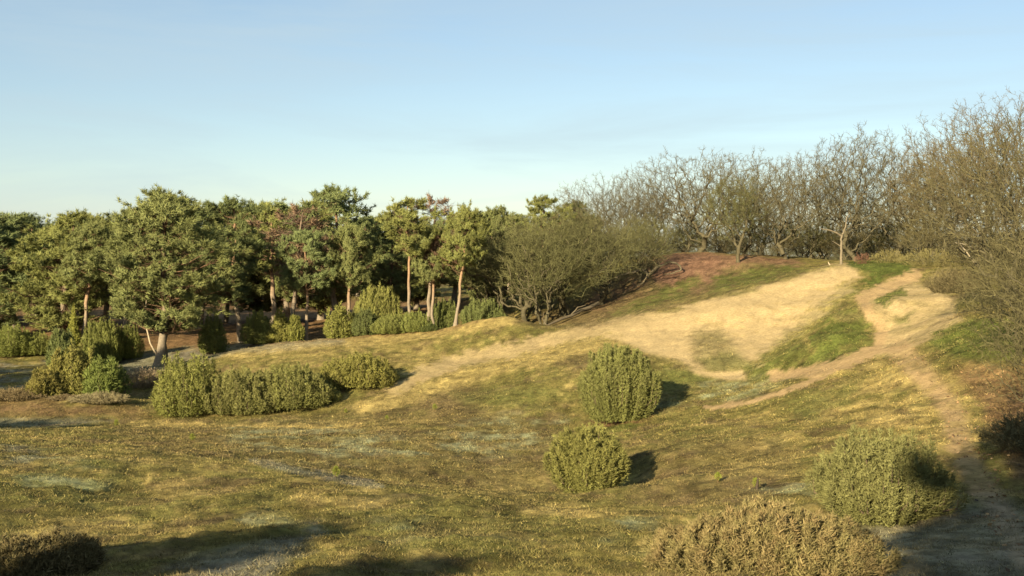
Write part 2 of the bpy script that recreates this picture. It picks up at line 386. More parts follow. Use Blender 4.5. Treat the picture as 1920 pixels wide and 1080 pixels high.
def polytube(pts, rad, sides=8):
    """one continuous bent tapered limb"""
    pts = np.asarray(pts, float); rad = np.asarray(rad, float); n = len(pts)
    d = np.gradient(pts, axis=0); d /= np.linalg.norm(d, axis=1, keepdims=True) + 1e-9
    ref = np.array([0.31, .95, 0.05]); V = []
    t = np.arange(sides) * 2 * np.pi / sides
    for i in range(n):
        p = np.cross(d[i], ref); p /= np.linalg.norm(p) + 1e-9; q = np.cross(d[i], p)
        V.append(pts[i] + rad[i] * (np.cos(t)[:, None] * p + np.sin(t)[:, None] * q))
    V = np.concatenate(V)
    k = np.arange(sides); k2 = (k + 1) % sides
    F_ = np.concatenate([np.stack([i * sides + k, i * sides + k2, (i + 1) * sides + k2, (i + 1) * sides + k], 1) for i in range(n - 1)])
    return V, F_

class MB:
    def __init__(self): self.V, self.F, self.col, self.n = [], {}, [], 0
    def add(self, V, F_, col):
        F_ = np.asarray(F_)
        self.F.setdefault(F_.shape[1], []).append(F_ + self.n)
        self.V.append(V); self.n += len(V)
        c = np.asarray(col, float)
        self.col.append(np.tile(c, (len(V), 1)) if c.ndim == 1 else c)
    def mesh(self, name, mat, smooth=False):
        me = mesh_np(name, np.concatenate(self.V), [np.concatenate(f) for f in self.F.values()], np.concatenate(self.col), smooth)
        me.materials.append(mat)
        return me

def unit(v): return v / (np.linalg.norm(v, axis=-1, keepdims=True) + 1e-9)
def rdir(r, n):
    return unit(r.normal(size=(n, 3)))

def cards(r, pos, dirn, length, width, col, jit=.25, two=False, out=None):
    """one slim triangle (or kite) per leaf, root at pos, pointing along dirn"""
    n = len(pos)
    side = unit(np.cross(dirn, rdir(r, n) if out is None else out + .5 * r.normal(size=(n, 3))))
    L_ = (length * (1 + jit * r.normal(size=n)))[:, None]; W_ = (width * (1 + jit * r.normal(size=n)))[:, None]
    if two:
        V = np.stack([pos, pos + dirn * L_ * .45 + side * W_ * .5, pos + dirn * L_, pos + dirn * L_ * .45 - side * W_ * .5], 1).reshape(-1, 3)
        Fc = np.arange(n * 4).reshape(-1, 4)
    else:
        V = np.stack([pos - side * W_ * .5, pos + side * W_ * .5, pos + dirn * L_], 1).reshape(-1, 3)
        Fc = np.arange(n * 3).reshape(-1, 3)
    return V, Fc, np.repeat(col, V.shape[0] // n, 0)

def shade_col(r, n, base, spread, tip=None, tipw=None):
    c = np.tile(np.asarray(base, float), (n, 1)) * (1 + spread * r.normal(size=(n, 1)))
    if tip is not None: c = c * (1 - tipw[:, None]) + np.asarray(tip) * tipw[:, None]
    return np.clip(c, .004, .9)

# ------------------------------------------------------------------ Scots pine
BARK_LOW = np.array((.19, .152, .105)); BARK_TOP = np.array((.245, .150, .085))
GREEN_P = (.146, .160, .056)
def make_pine(seed, H=12, base=.35, wid=3.2, lean=(0, 0), nclump=48, flat=.5, dead=False, tr=.2, top=.55, side=None, green=GREEN_P, dens=1.0, bark=None):
    """base: where the crown starts; wid: crown radius; top: height of the widest part"""
    r = np.random.default_rng(seed)
    n = 14
    t = np.linspace(0, 1, n)
    wob = np.cumsum(r.normal(size=(n, 2)) * .012 * H * .6, 0); wob -= wob[0]
    pts = np.stack([lean[0] * t ** 1.2 * H + wob[:, 0], lean[1] * t * H + wob[:, 1], t * H * .95], 1)
    rad = tr * (1 - .82 * t) + .02; rad[0] *= 1.5; rad[1] *= 1.08
    axis = lambda h: np.array([np.interp(h, pts[:, 2], pts[:, k]) for k in range(3)])
    wood = MB()
    V, F_ = polytube(pts, rad, 8)
    hh = np.clip(V[:, 2] / H, 0, 1)
    V = V + (V - np.repeat(pts, 8, 0)) * (.16 * r.normal(size=(len(V), 1)))
    k = sstep(.18, .5, hh)[:, None]
    wood.add(V, F_, BARK_LOW * (1 - k) + (BARK_TOP if bark is None else np.array(bark)) * k)
    leaf = MB()
    cen = []
    for i in range(nclump):
        u = (i + .5) / nclump
        u = u + .03 * r.normal()
        u = min(max(u, .02), 1.0)
        prof = (np.sin(np.pi * min(.06 + .94 * u ** (math.log(.5) / math.log(top)), 1.0))) ** .55 if u < .97 else .25
        ph = i * 2.39996 + r.normal() * .5
        rr = wid * prof * math.sqrt(r.uniform(.06, 1.0)) * (1 + .2 * r.normal())
        if side is not None: rr *= 1 + .45 * math.cos(ph - side)
        h = H * (base + (1 - base) * u) - .02 * H
        c = axis(h) + np.array((math.cos(ph) * rr, math.sin(ph) * rr, 0))
        cen.append((c, rr, h))
    segs = []
    for c, rr, h in cen:
        root = axis(max(h - .30 * rr - r.uniform(.2, .7), base * H * .8))
        mid = root * .45 + c * .55 + np.array((0, 0, -.12 * rr)) + r.normal(size=3) * .15
        end = c - np.array((0, 0, .15))
        m2 = mid * .5 + end * .5 + r.normal(size=3) * .12
        rb = .018 + .012 * rr
        pl = np.array([root, root * .5 + mid * .5 + r.normal(size=3) * .1, mid, m2, end])
        V, F_ = polytube(pl, rb * np.array((1, .85, .65, .45, .2)), 5)
        wood.add(V, F_, BARK_TOP * .42)
        nsub = 26 if dead else 7
        for q in range(nsub):
            s0 = pl[2 + q % 3] + r.normal(size=3) * .08
            dv = rdir(r, 1)[0] * np.array((1, 1, .6)) + np.array((0, 0, .25))
            L_ = (.9 if dead else .6) * r.uniform(.5, 1.2)
            segs.append(np.concatenate([s0, s0 + dv * L_, [.014, .005]]))
    if segs:
        V, F_ = tubes(segs, 3); wood.add(V, F_, (np.array((.155, .105, .075)) if dead else BARK_TOP * .7))
    nt_ = int((16 if dead else 36) * dens)
    for c, rr, h in cen:
        if dead and r.uniform() < .35: continue
        cr = r.uniform(.6, 1.35) * (.52 + .13 * wid) * (.8 if h > .93 * H else 1)
        nsh = max(3, nt_ // 6)
        o = c - axis(h); o = o / (np.linalg.norm(o) + .6)
        sd = unit(o * .75 + rdir(r, nsh) * (1, 1, .7) * .95 + np.array((0, 0, .34)))
        sl_ = cr * r.uniform(.55, 1.3, nsh)
        ki = np.repeat(np.arange(nsh), 6)[:nt_]
        nt2 = len(ki)
        s_ = r.uniform(.15, 1.0, nt2)
        tp = c + sd[ki] * (sl_[ki] * s_)[:, None] * (1, 1, .85) + r.normal(size=(nt2, 3)) * .09
        tp[:, 2] += .12 * cr * s_ ** 2
        d = sd[ki]
        nn = 14
        pos = np.repeat(tp, nn, 0) + r.normal(size=(nt2 * nn, 3)) * .05
        dr = unit(np.repeat(d * .75 + np.array((0, 0, .4)), nn, 0) + .75 * r.normal(size=(nt2 * nn, 3)))
        nt_k = nt2
        if dead:
            col = shade_col(r, nt_k * nn, (.185, .120, .072), .2)
        else:
            cj = 1 + .16 * r.normal()
            col = np.repeat(shade_col(r, nt_k, np.array(green) * cj, .14, (.185, .182, .060), r.uniform(0, .6, nt_k)), nn, 0)
        V, F_, cc = cards(r, pos, dr, .31, .052, col, out=np.repeat(unit(np.repeat((o + (0, 0, .25))[None], nt2, 0) + .35 * d), nn, 0))
        leaf.add(V, F_, cc)
    return wood.mesh('pine_trunk', M_BARK, True), leaf.mesh('pine_crown', M_NEEDLE)

# ------------------------------------------------------------------ bare oak
def make_oak(seed, H=10, W=9, base=.28, step=.28, n_att=2600, kill=.42, reach=3.2, trunks=1, tr=.24, crook=.16, shape=.55, twig_len=.42, twig_n=3, olive=0.0, low=False):
    """branches grow towards points spread through the crown, so limbs fork and fill it as a real crown does"""
    r = np.random.default_rng(seed)
    c_bark = np.array((.080, .068, .038)); c_twig = np.array((.106, .091, .052)) * (1 - olive) + np.array((.108, .099, .047)) * olive
    # points of the crown, more of them near its outside, in a few lobes
    lob = r.normal(size=(9, 3)) * (.30, .30, .22)
    att = []
    while len(att) < n_att:
        d = rdir(r, n_att); q = d * (r.uniform(0, 1, (n_att, 1)) ** .42)
        q = q[(q[:, 2] > -.95)]
        f = noise(q[:, 0] * 1.6 + seed, q[:, 1] * 1.6 + q[:, 2] * 1.3, 7)
        q = q[np.linalg.norm(q, axis=1) < .80 + .62 * f + .12 * noise(q[:, 0] * 4, q[:, 2] * 4, seed)]
        att += list(q)
    att = np.array(att[:n_att])
    zt = (att[:, 2] + 1) / 2
    prof = np.where(zt < shape, .80 + .20 * zt / shape, 1.0)
    att = np.stack([att[:, 0] * W / 2 * prof, att[:, 1] * W / 2 * prof, H * (base + (1 - base) * zt)], 1)
    P_, par = [], []
    for k in range(trunks):
        a = r.uniform(0, 6.28); p = np.array((math.cos(a), math.sin(a), 0)) * (0 if trunks == 1 else .1)
        d = unit(np.array((math.cos(a) * (.08 if trunks == 1 else .45), math.sin(a) * (.08 if trunks == 1 else .45), 1.)))
        hgt = H * (base + .06) * (1 if trunks == 1 else r.uniform(.5, 1.1))
        P_.append(p); par.append(-1)
        for s in range(max(2, int(hgt / step))):
            d = unit(d + crook * 1.1 * r.normal(size=3) + (0, 0, .1))
            P_.append(P_[-1] + d * step); par.append(len(P_) - 2)
    P_ = [np.array(p) for p in P_]
    X = np.array(P_)
    D = np.linalg.norm(att[:, None] - X[None], axis=2); near = D.argmin(1); nd = D.min(1)
    alive = np.ones(len(att), bool)
    for it in range(70):
        alive &= nd > kill
        use = alive & (nd < (1e9 if it < 3 else reach))
        if use.sum() < 12: break
        idx = near[use]; dv = unit(att[use] - X[idx])
        acc = np.zeros_like(X); np.add.at(acc, idx, dv)
        nodes = np.unique(idx)
        pd = unit(X[nodes] - X[np.maximum(np.array(par)[nodes], 0)] + 1e-6)
        dd = unit(unit(acc[nodes]) + .5 * pd + crook * 2.4 * r.normal(size=(len(nodes), 3)))
        new = X[nodes] + dd * step
        n0 = len(X)
        X = np.vstack([X, new]); par += list(nodes)
        dn = np.linalg.norm(att[:, None] - new[None], axis=2)
        j = dn.argmin(1); m = dn[np.arange(len(att)), j]
        b = m < nd
        near = np.where(b, j + n0, near); nd = np.where(b, m, nd)
        if len(X) > 5200: break
    par = np.array(par); print('oak nodes', len(X), it, rad if False else '', int(alive.sum()), np.sort(nd)[:3])
    n = len(X)
    area = np.zeros(n); kids = np.zeros(n, int)
    for i in range(n - 1, -1, -1):
        if kids[i] == 0: area[i] = 1
        if par[i] >= 0: area[par[i]] += area[i]; kids[par[i]] += 1
    rad = np.maximum(area, 1) ** .42 - 1
    rad = .008 + rad / rad.max() * tr
    seg = np.array([np.concatenate([X[par[i]], X[i], [min(rad[par[i]], rad[i] * 1.35), rad[i]]]) for i in range(n) if par[i] >= 0])
    rr = seg[:, 7]
    foot = np.array([par[i] >= 0 and par[par[i]] < 0 for i in range(n) if par[i] >= 0])
    seg[foot, 6] *= 1.35; seg[foot, 2] -= .25
    thick = rr > .028
    wood = MB()
    V, F_ = tubes(seg[thick & (rr > .07)], 8); 
    if len(V): wood.add(V, F_, c_bark)
    V, F_ = tubes(seg[thick & (rr <= .07)], 5)
    if len(V): wood.add(V, F_, np.repeat(c_bark * (1 + .1 * r.normal(size=(len(V) // 10, 1))), 10, 0))
    thin = seg[~thick]
    ends = thin[:, 3:6]; dirs = unit(thin[:, 3:6] - thin[:, :3])
    outw = unit(ends - np.array((0, 0, H * (base + .15))))
    tw = [thin]
    q = np.repeat(thin, twig_n, 0); m_ = len(q)
    a = q[:, :3] + (q[:, 3:6] - q[:, :3]) * r.uniform(0, 1, (m_, 1))
    d = unit(np.repeat(dirs, twig_n, 0) * .6 + np.repeat(outw, twig_n, 0) * .45 + .62 * r.normal(size=(m_, 3)) + (0, 0, .16))
    L_ = twig_len * r.uniform(.45, 1.2, (m_, 1))
    b = a + d * L_ * .5; d2 = unit(d + .4 * r.normal(size=(m_, 3)) + (0, 0, .1)); c = b + d2 * L_ * .5
    tw.append(np.hstack([a, b, np.full((m_, 1), .0085), np.full((m_, 1), .0065)])); tw.append(np.hstack([b, c, np.full((m_, 1), .0065), np.full((m_, 1), .004)]))
    d3 = unit(d + .8 * r.normal(size=(m_, 3))); e = b + d3 * L_ * .42
    tw.append(np.hstack([b, e, np.full((m_, 1), .0062), np.full((m_, 1), .004)]))
    tw = np.vstack(tw)
    V, F_ = tubes(tw, 3)
    m = MB()
    m.add(V, F_, np.repeat(np.clip(c_twig * (1 + .22 * r.normal(size=(len(tw), 1))), .01, .5), 6, 0))
    top = np.percentile(V[:, 2], 99.7)
    return wood.mesh('oak_trunk', M_BARK, True), m.mesh('oak_crown', M_TWIG), top

# ------------------------------------------------------------------ juniper
GREEN_J = (.148, .150, .042)
def make_juniper(seed, W=2.6, D=2.4, H=2.6, plumes=150, sprays=80, shape='dome', green=GREEN_J, tipc=(.215, .200, .078), leafL=.16, leafW=.042, open_=.0, brown=None, stem=.25, foot=.35):
    """upright plumes of short sprays that fill a dome, an egg (narrow foot) or a spire"""
    r = np.random.default_rng(seed)
    leaf, wood = MB(), MB()
    ph0 = r.uniform(0, 6.28)
    for i in range(plumes):
        f = (i + .5) / plumes
        ph = i * 2.39996
        rr = math.sqrt(f)                       # plan radius of the plume tip 0..1
        lump = 1 + .09 * math.sin(3 * ph + ph0) + .07 * math.sin(5 * ph + 2 * ph0) + .05 * r.normal()
        zl = 1 + .07 * math.sin(2 * ph + ph0 + 3 * rr) + .06 * math.sin(4 * ph - 7 * rr) + .10 * (1 if rr > .4 else .6) * r.normal()
        if shape == 'dome':   ztop = H * (.42 + .55 * (1 - rr ** 3.2)) * zl
        elif shape == 'egg':  ztop = H * (.57 + .43 * (1 - rr ** 2.9)) * (.5 + .5 * zl)
        else:                 ztop = H * (1 - .86 * rr ** .75) * (1 + .06 * r.normal())
        tip = np.array((math.cos(ph) * rr * W / 2 * lump, math.sin(ph) * rr * D / 2 * lump, ztop))
        fr = foot if shape != 'spire' else .8
        basep = np.array((tip[0] * fr, tip[1] * fr, H * stem * (.3 + .3 * rr) if shape == 'egg' else H * .02))
        ax = tip - basep; Ln = np.linalg.norm(ax); ax /= Ln
        pr = .50 * math.sqrt(W * D) / math.sqrt(plumes) * (1 + .3 * r.normal())
        n = int(sprays * (.6 + .5 * Ln / H))
        s = 1 - r.uniform(0, 1, n) ** 1.25 * .96
        g = np.clip(np.where(s < .6, .55 + .45 * s / .6, (1 - ((s - .6) / .44) ** 1.6)), .06, 1)
        off = rdir(r, n); off -= ax * (off @ ax)[:, None]; off = unit(off)
        bend = np.array((tip[0], tip[1], 0)) * .12
        pos = basep + ax * (s * Ln)[:, None] + off * (pr * g * r.uniform(.4, 1, n))[:, None] + bend * (4 * s * (1 - s))[:, None]
        pos[:, 2] = np.maximum(pos[:, 2], .04)
        outw = np.array((tip[0], tip[1], 0)) / (np.linalg.norm(tip[:2]) + .3)
        dr = unit(ax * .9 + off * .75 + outw * .25 + np.array((0, 0, .3)) + .35 * r.normal(size=(n, 3)))
        cj = np.array(green) * (1 + .16 * r.normal())
        tw_ = np.clip(r.uniform(-.3, .9, n) * s, 0, 1)
        col = shade_col(r, n, cj, .09, tipc, tw_ * .7)
        if brown is not None:
            bw = brown[1] * r.uniform(.3, 1) * np.clip(s * 1.2 - .1, 0, 1) * r.uniform(.5, 1, n)
            col = col * (1 - bw[:, None]) + np.array(brown[0]) * (1 + .2 * r.normal(size=(n, 1))) * bw[:, None]
        for k in range(2):
            V, F_, cc = cards(r, pos + .03 * k * r.normal(size=(n, 3)), unit(dr + .35 * r.normal(size=(n, 3))), leafL, leafW, np.clip(col, .005, .6), out=unit(off * .7 + outw * .8 + (0, 0, .2)))
            leaf.add(V, F_, cc)
        if i % 3 == 0:
            q = basep + ax * Ln * .5 + bend
            V, F_ = polytube(np.array([np.array((tip[0] * .06, tip[1] * .06, 0)), basep * .7 + np.array((0, 0, .1)), q, tip - ax * .15]), (.028, .024, .016, .006), 5)
            wood.add(V, F_, (.13, .09, .06))
    if shape == 'egg':
        for k in range(3):
            a = k * 2.1
            V, F_ = polytube(np.array([(math.cos(a) * .05, math.sin(a) * .05, -.1), (math.cos(a) * .09, math.sin(a) * .09, H * .15), (math.cos(a) * .25, math.sin(a) * .25, H * .4)]), (.06, .05, .03), 6)
            wood.add(V, F_, (.26, .21, .14))
    A = np.concatenate(leaf.V)
    lo, hi = np.percentile(A[:, :2], .6, axis=0), np.percentile(A[:, :2], 99.4, axis=0)
    k = np.array((W, D)) / (hi - lo); kz = H / np.percentile(A[:, 2], 99.7)
    for m in (leaf, wood):
        m.V = [np.stack([v[:, 0] * k[0], v[:, 1] * k[1], v[:, 2] * kz], 1) for v in m.V]
    return wood.mesh('juniper_stem', M_BARK, True), leaf.mesh('juniper_foliage', M_NEEDLE)

# ------------------------------------------------------------------ twiggy heath shrub / brushwood
def make_brush(seed, W, D, H, n=500, col=(.17, .115, .062), spray=True, thick=.008):
    r = np.random.default_rng(seed)
    segs, m = [], MB()
    tips, dirs = [], []
    for i in range(n):
        ph = r.uniform(0, 6.28); rr = math.sqrt(r.uniform())
        b = np.array((math.cos(ph) * rr * W * .3, math.sin(ph) * rr * D * .3, 0))
        e = np.array((math.cos(ph) * rr * W * .5, math.sin(ph) * rr * D * .5, H * (1 - .55 * rr ** 2) * r.uniform(.55, 1.1)))
        mid = b * .4 + e * .6 + r.normal(size=3) * .06 * H + np.array((0, 0, .06 * H))
        segs += [np.concatenate([b, mid, [thick, thick * .7]]), np.concatenate([mid, e, [thick * .7, thick * .3]])]
        for k in range(4):
            q = mid + (e - mid) * r.uniform(0, .8); d = unit(e - mid + .8 * np.linalg.norm(e - mid) * r.normal(size=3) * .7)
            f = q + d * H * r.uniform(.12, .3)
            segs.append(np.concatenate([q, f, [thick * .5, thick * .25]]))
            tips.append(f); dirs.append(d)
    V, F_ = tubes(segs, 3)
    m.add(V, F_, np.repeat(np.clip(np.array(col) * (1 + .2 * r.normal(size=(len(segs), 1))), .01, .6), 6, 0))
    if spray:
        tips = np.repeat(np.array(tips), 5, 0); dirs = np.repeat(np.array(dirs), 5, 0)
        N_ = len(tips)
        V, F_, cc = cards(r, tips - dirs * r.uniform(0, .15, (N_, 1)), unit(dirs + .6 * r.normal(size=(N_, 3))), .09, .022, np.clip(np.array(col) * 1.15 * (1 + .25 * r.normal(size=(N_, 1))), .01, .6))
        m.add(V, F_, cc)
    return m.mesh('shrub', M_NEEDLE)

def make_seedling(seed, H=.4, col=(.17, .19, .03)):
    r = np.random.default_rng(seed)
    m = MB()
    st = polytube(np.array([(0, 0, -.02), (.01, 0, H * .5), (0, .01, H)]), (.012, .009, .004), 5)
    w_ = MB(); w_.add(*st, (.16, .10, .05))
    for lv in range(3):
        for k in range(5 if lv else 6):
            a = k * 1.26 + lv
            L_ = H * (.5, .38, .24)[lv]
            b = np.array((0, 0, H * (.15, .45, .7)[lv])); e = b + np.array((math.cos(a) * L_ * .6, math.sin(a) * L_ * .6, L_ * .8))
            w_.add(*polytube(np.array([b, b * .5 + e * .5 - (0, 0, .01), e]), (.007, .005, .003), 4), (.18, .13, .05))
            n = 26
            s = r.uniform(.2, 1, n)[:, None]
            pos = b + (e - b) * s; d = unit((e - b) / L_ + .7 * r.normal(size=(n, 3)))
            V, F_, cc = cards(r, pos, d, H * .2, .012, shade_col(r, n, col, .2)); m.add(V, F_, cc)
    n = 40
    pos = np.stack([np.zeros(n), np.zeros(n), H * r.uniform(.5, 1, n)], 1); d = unit(r.normal(size=(n, 3)) * .6 + (0, 0, 1))
    V, F_, cc = cards(r, pos, d, H * .22, .012, shade_col(r, n, col, .2)); m.add(V, F_, cc)
    return w_.mesh('seedling_stem', M_BARK), m.mesh('seedling_needles', M_NEEDLE)

# ------------------------------------------------------------------ things
def gz(x, y): return float(height(x, y)[0])
def root_at(name, label, cat, x, y, sc=(1, 1, 1), rz=0, group=None, sink=.06):
    o = bpy.data.objects.new(name, None); C.objects.link(o)
    o.empty_display_size = .3
    o.location = (x, y, gz(x, y) - sink); o.rotation_euler = (0, 0, rz); o.scale = sc
    o['label'] = label; o['category'] = cat
    if group: o['group'] = group
    return o
def part(name, me, parent, tint=(1, 1, 1)):
    o = bpy.data.objects.new(name, me); C.objects.link(o); o.parent = parent
    o.color = (*tint, 1)
    return o
def spot(u, d, vtop):
    """plan position of a thing seen at column u and distance d, and its height if its top is seen at row vtop"""
    p = unproj(u, vtop, d)
    g = gz(p[0], p[1])
    return p[0], p[1], p[2] - g

# ---- pines
DULL = (.13, .088, .055)
PV = {
 'hero': (make_pine(101, 13, .25, 4.0, (.035, 0), 170, .6, tr=.30, top=.45, bark=DULL), 13),
 'tall': (make_pine(102, 12, .60, 2.4, (-.01, 0), 34, .5, tr=.15, top=.5), 12),
 'round': (make_pine(103, 11, .50, 3.1, (.06, 0), 60, .5, tr=.2, top=.5), 11),
 'dense': (make_pine(104, 11, .12, 3.5, (.02, 0), 120, .65, tr=.22, top=.42, bark=DULL), 11),
 'irreg': (make_pine(105, 12, .30, 3.1, (.05, .02), 64, .5, tr=.2, top=.6, side=.5), 12),
 'lean': (make_pine(106, 12, .53, 3.4, (.14, 0), 66, .5, tr=.2, top=.5, side=2.6), 12),
 'spread': (make_pine(107, 11.5, .24, 3.7, (-.03, .02), 105, .6, tr=.22, top=.5, bark=DULL), 11.5),
 'dead': (make_pine(108, 11, .45, 2.4, (.10, 0), 40, .7, dead=True, tr=.16, top=.6, bark=(.16, .115, .08)), 11),
}
def pine(u, d, vtop, var, label, rz=0, wide=1., tint=(1, 1, 1), group=None, cat='pine tree'):
    (wm, lm), H = PV[var]
    x, y, h = spot(u, d, vtop)
    s = h / H
    o = root_at('pine_tree', label, cat, x, y, (s * wide, s * wide, s), rz, group)
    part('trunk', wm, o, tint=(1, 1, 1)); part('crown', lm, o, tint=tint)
    return o
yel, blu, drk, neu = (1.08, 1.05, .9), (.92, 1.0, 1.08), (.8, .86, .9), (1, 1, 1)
hero = pine(296, 87, 358, 'hero', 'big broad lone pine with low sweeping crown in front of the wood', 0, 1.12, neu)
pine(112, 101, 402, 'dense', 'wide yellowish-green pine, crown to the ground, just left of the orange leaning trunk', .4, 1.25, yel)
pine(150, 98, 418, 'lean', 'pine with an orange trunk leaning right, dark at its foot, beside a narrow juniper spire', 0, .95, neu)
pine(30, 112, 400, 'spread', 'pine at the left end of the wood with a dark trunk behind green junipers', 1.3, 1.2, blu)
pine(-50, 104, 396, 'dense', 'pine cut off by the left edge of the picture', 2.2, 1.2, blu)
pine(232, 113, 392, 'irreg', 'pine top showing between the broad lone pine and the leaning orange trunk', .8, 1.0, neu)
pine(452, 101, 372, 'irreg', 'dark shaded pine close on the right of the broad lone pine', 2.9, 1.1, drk)  # drk tint puts its shade into the needle colour
pine(505, 112, 378, 'round', 'feathery pine top between the dark shaded pine and the rusty dead crown', 1.0, 1.0, yel)
pine(540, 96.5, 384, 'dead', 'rusty brown dead pine leaning against a tall bluish-green pine', .2, 1.15, neu, cat='dead pine')
pine(572, 95, 430, 'round', 'grey-green pine with a pale straight trunk rising behind two lit junipers', 2.2, .82, blu)
pine(632, 100, 350, 'irreg', 'tallest bluish-green pine of the wood, ragged top beside the rusty dead pine', 1.9, 1.15, blu)
pine(657, 96.5, 420, 'round', 'pine with a thin orange trunk behind the darkly shaded juniper', 4.2, .8, neu)
pine(767, 93, 368, 'tall', 'tall pine with long bare orange trunk and small flat crown against the sky', 2.6, 1.0, yel)
pine(797, 94.5, 366, 'dead', 'rusty dead pine with bare twig tips against the sky, right of the tall flat-topped pine', .1, .95, (1, 1, 1), cat='dead pine')
pine(813, 94, 420, 'round', 'pine with a short reddish trunk rising straight out of low junipers', 3.3, .85, neu)
pine(853, 91.5, 388, 'lean', 'pine on a smooth trunk leaning right at the edge of the sunlit crest', 0, .8, yel)
pine(915, 107, 398, 'dense', 'round olive pine right behind the leaning crest pine', 1.0, .9, neu)
pine(1012, 112, 368, 'irreg', 'pine with spiky flame-shaped top above the grey oak thicket', 5.2, .95, yel)
pine(1068, 118, 382, 'round', 'small pine top showing between the flame-shaped pine and the first bare oak', 2.0, .75, yel)
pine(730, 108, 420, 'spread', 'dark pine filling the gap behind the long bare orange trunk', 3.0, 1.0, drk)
pine(945, 109, 388, 'irreg', 'pine top right behind the grey-green oak thicket, left of the flame-shaped one', 3.7, .95, neu)
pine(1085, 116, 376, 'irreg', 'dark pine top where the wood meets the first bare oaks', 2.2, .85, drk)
bgl = 'pine in the closed back row of the wood, only its treetop showing'
ds = MB()
V, F_ = polytube(np.array([(-.15, -.15, 1.0), (-.55, -.2, 1.9), (-.75, -.25, 3.0), (-.80, -.3, 4.2), (-.72, -.3, 5.2)]), (.07, .06, .055, .045, .02), 6); ds.add(V, F_, (.33, .26, .17))
V, F_ = polytube(np.array([(-.78, -.28, 3.6), (-1.0, -.3, 4.2), (-1.05, -.3, 4.7)]), (.03, .02, .01), 5); ds.add(V, F_, (.33, .26, .17))
o = part('dead_stem', ds.mesh('dead_stem', M_BARK, True), hero); o['label'] = 'pale barkless dead side stem'
k = 0
for u, d, vt in ((-120,120,402),(-20,130,405),(70,125,404),(150,128,400),(195,120,412),(290,118,396),(370,115,386),(420,124,384),(480,125,384),(540,121,392),(600,125,378),(690,118,406),(720,128,402),(780,122,400),(850,121,400),(890,128,404),(960,124,402),(1040,130,398),(1100,135,404),(-200,110,395)):
    pine(u, d, vt, ('dense', 'spread', 'irreg', 'dense', 'hero')[k % 5], bgl, k * 1.7, 1.15, (neu, yel, blu)[k % 3], 'pines in the back row of the wood'); k += 1

# ---- oaks
def mk(*a, **kw):
    w_, t_, top = make_oak(*a, **kw); return (w_, t_), top
OV = {
 'crown': mk(201, 11, 14, .12, twig_n=3, n_att=1700, kill=.52, crook=.24, olive=.2, tr=.16),
 'near': mk(207, 9, 12, .10, twig_n=1, trunks=3, tr=.14, crook=.3, shape=.4, twig_len=.7, n_att=3400, olive=.5),
 'wide': mk(202, 9.5, 14.5, .12, crook=.32, n_att=1700, kill=.55, tr=.18, twig_n=2, olive=.3),
 'up': mk(203, 12, 12, .12, n_att=1700, kill=.52, crook=.22, shape=.7, tr=.15, twig_n=2),
 'thicket': mk(204, 7.5, 9.5, .15, trunks=4, tr=.15, crook=.26, shape=.3, twig_n=2, twig_len=.5, olive=.9),
 'thicket2': mk(205, 7, 10, .14, trunks=3, tr=.17, crook=.30, shape=.3, twig_n=2, twig_len=.5, olive=.8),
 'round': mk(206, 8, 6.6, .16, tr=.16, shape=.25, twig_n=5, olive=1.0),
}
def oak(u, d, vtop, var, label, rz=0, wide=1., tint=(1, 1, 1), group=None):
    (wm, tm), top = OV[var]
    x, y, h = spot(u, d, vtop)
    s = h / top
    o = root_at('oak_tree', label, 'oak tree', x, y, (s * wide, s * wide, s), rz, group)
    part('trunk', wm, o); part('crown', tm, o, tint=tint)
    return o
rus, oli, gry = (1.06, .97, .88), (1.0, 1.05, .88), (1.0, 1.0, 1.0)
oak(935, 99, 428, 'thicket2', 'small grey oak between the leaning crest pine and the oak thicket', 2.2, .9, oli)
oak(1018, 93, 428, 'thicket', 'low grey oak in front of the thicket, its boughs touching the lit crest', 1.9, .9, oli)
oak(985, 95, 404, 'thicket', 'grey-green bare oak thicket at the right end of the pines', 0, 1.1, oli)
oak(1060, 97, 384, 'thicket2', 'bare oak thicket above the fallen limb on the slope', 1.2, 1.15, oli)
oak(1130, 99, 392, 'near', 'dense grey oak whose lowest boughs trail over the fallen limb', 2.4, 1.1, oli)
oak(1200, 104, 400, 'thicket2', 'crooked low oak with boughs snaking over red heather', 3.5, 1.0, oli)
oak(1035, 102, 402, 'wide', 'bare oak tucked between the flame-topped pine and the oak thicket', .5, 1.1, oli)
oak(1150, 113, 328, 'crown', 'bare oak with rounded open crown, second from the left end of the bare skyline', .3, 1.0, gry)
oak(1108, 116, 345, 'wide', 'pale low-branched oak at the left end of the bare skyline', 4.0, .8, gry)
oak(1182, 118, 318, 'crown', 'slender bare oak, third from the left end of the bare skyline', 5.2, .8, gry)
oak(1222, 114, 300, 'up', 'bare oak with upright limbs, fourth from the left end of the bare skyline', 1.1, 1.0, gry)
oak(1312, 114, 276, 'wide', 'big crooked bare oak with wide looping limbs above the red heather patch', 2.1, 1.1, gry)
oak(1385, 107, 330, 'round', 'dense olive-brown conical oak on a short clear trunk above the green bank', .7, 1.0, oli)
oak(1395, 119, 280, 'crown', 'bare oak behind the dense conical olive oak', 3.9, 1.0, gry)
oak(1475, 110, 288, 'wide', 'bare oak with a mossy trunk at the head of the green bank', .2, .95, gry)
oak(1548, 116, 272, 'up', 'reddish twigged bare oak left of the tallest open-crowned oak', 5.0, 1.0, rus)
oak(1607, 108, 242, 'crown', 'tallest open-crowned bare oak behind the pale dead snag', 1.7, 1.05, gry)
oak(1690, 112, 255, 'wide', 'bare oak right of the gap where far woods show', 4.4, .95, gry)
oak(1765, 104, 246, 'up', 'bare oak with a thick trunk behind the yellowish scrub', 2.8, 1.1, rus)
oak(1835, 92, 196, 'crown', 'rusty twigged tall oak behind the near overhanging oak', 5.4, 1.0, rus)
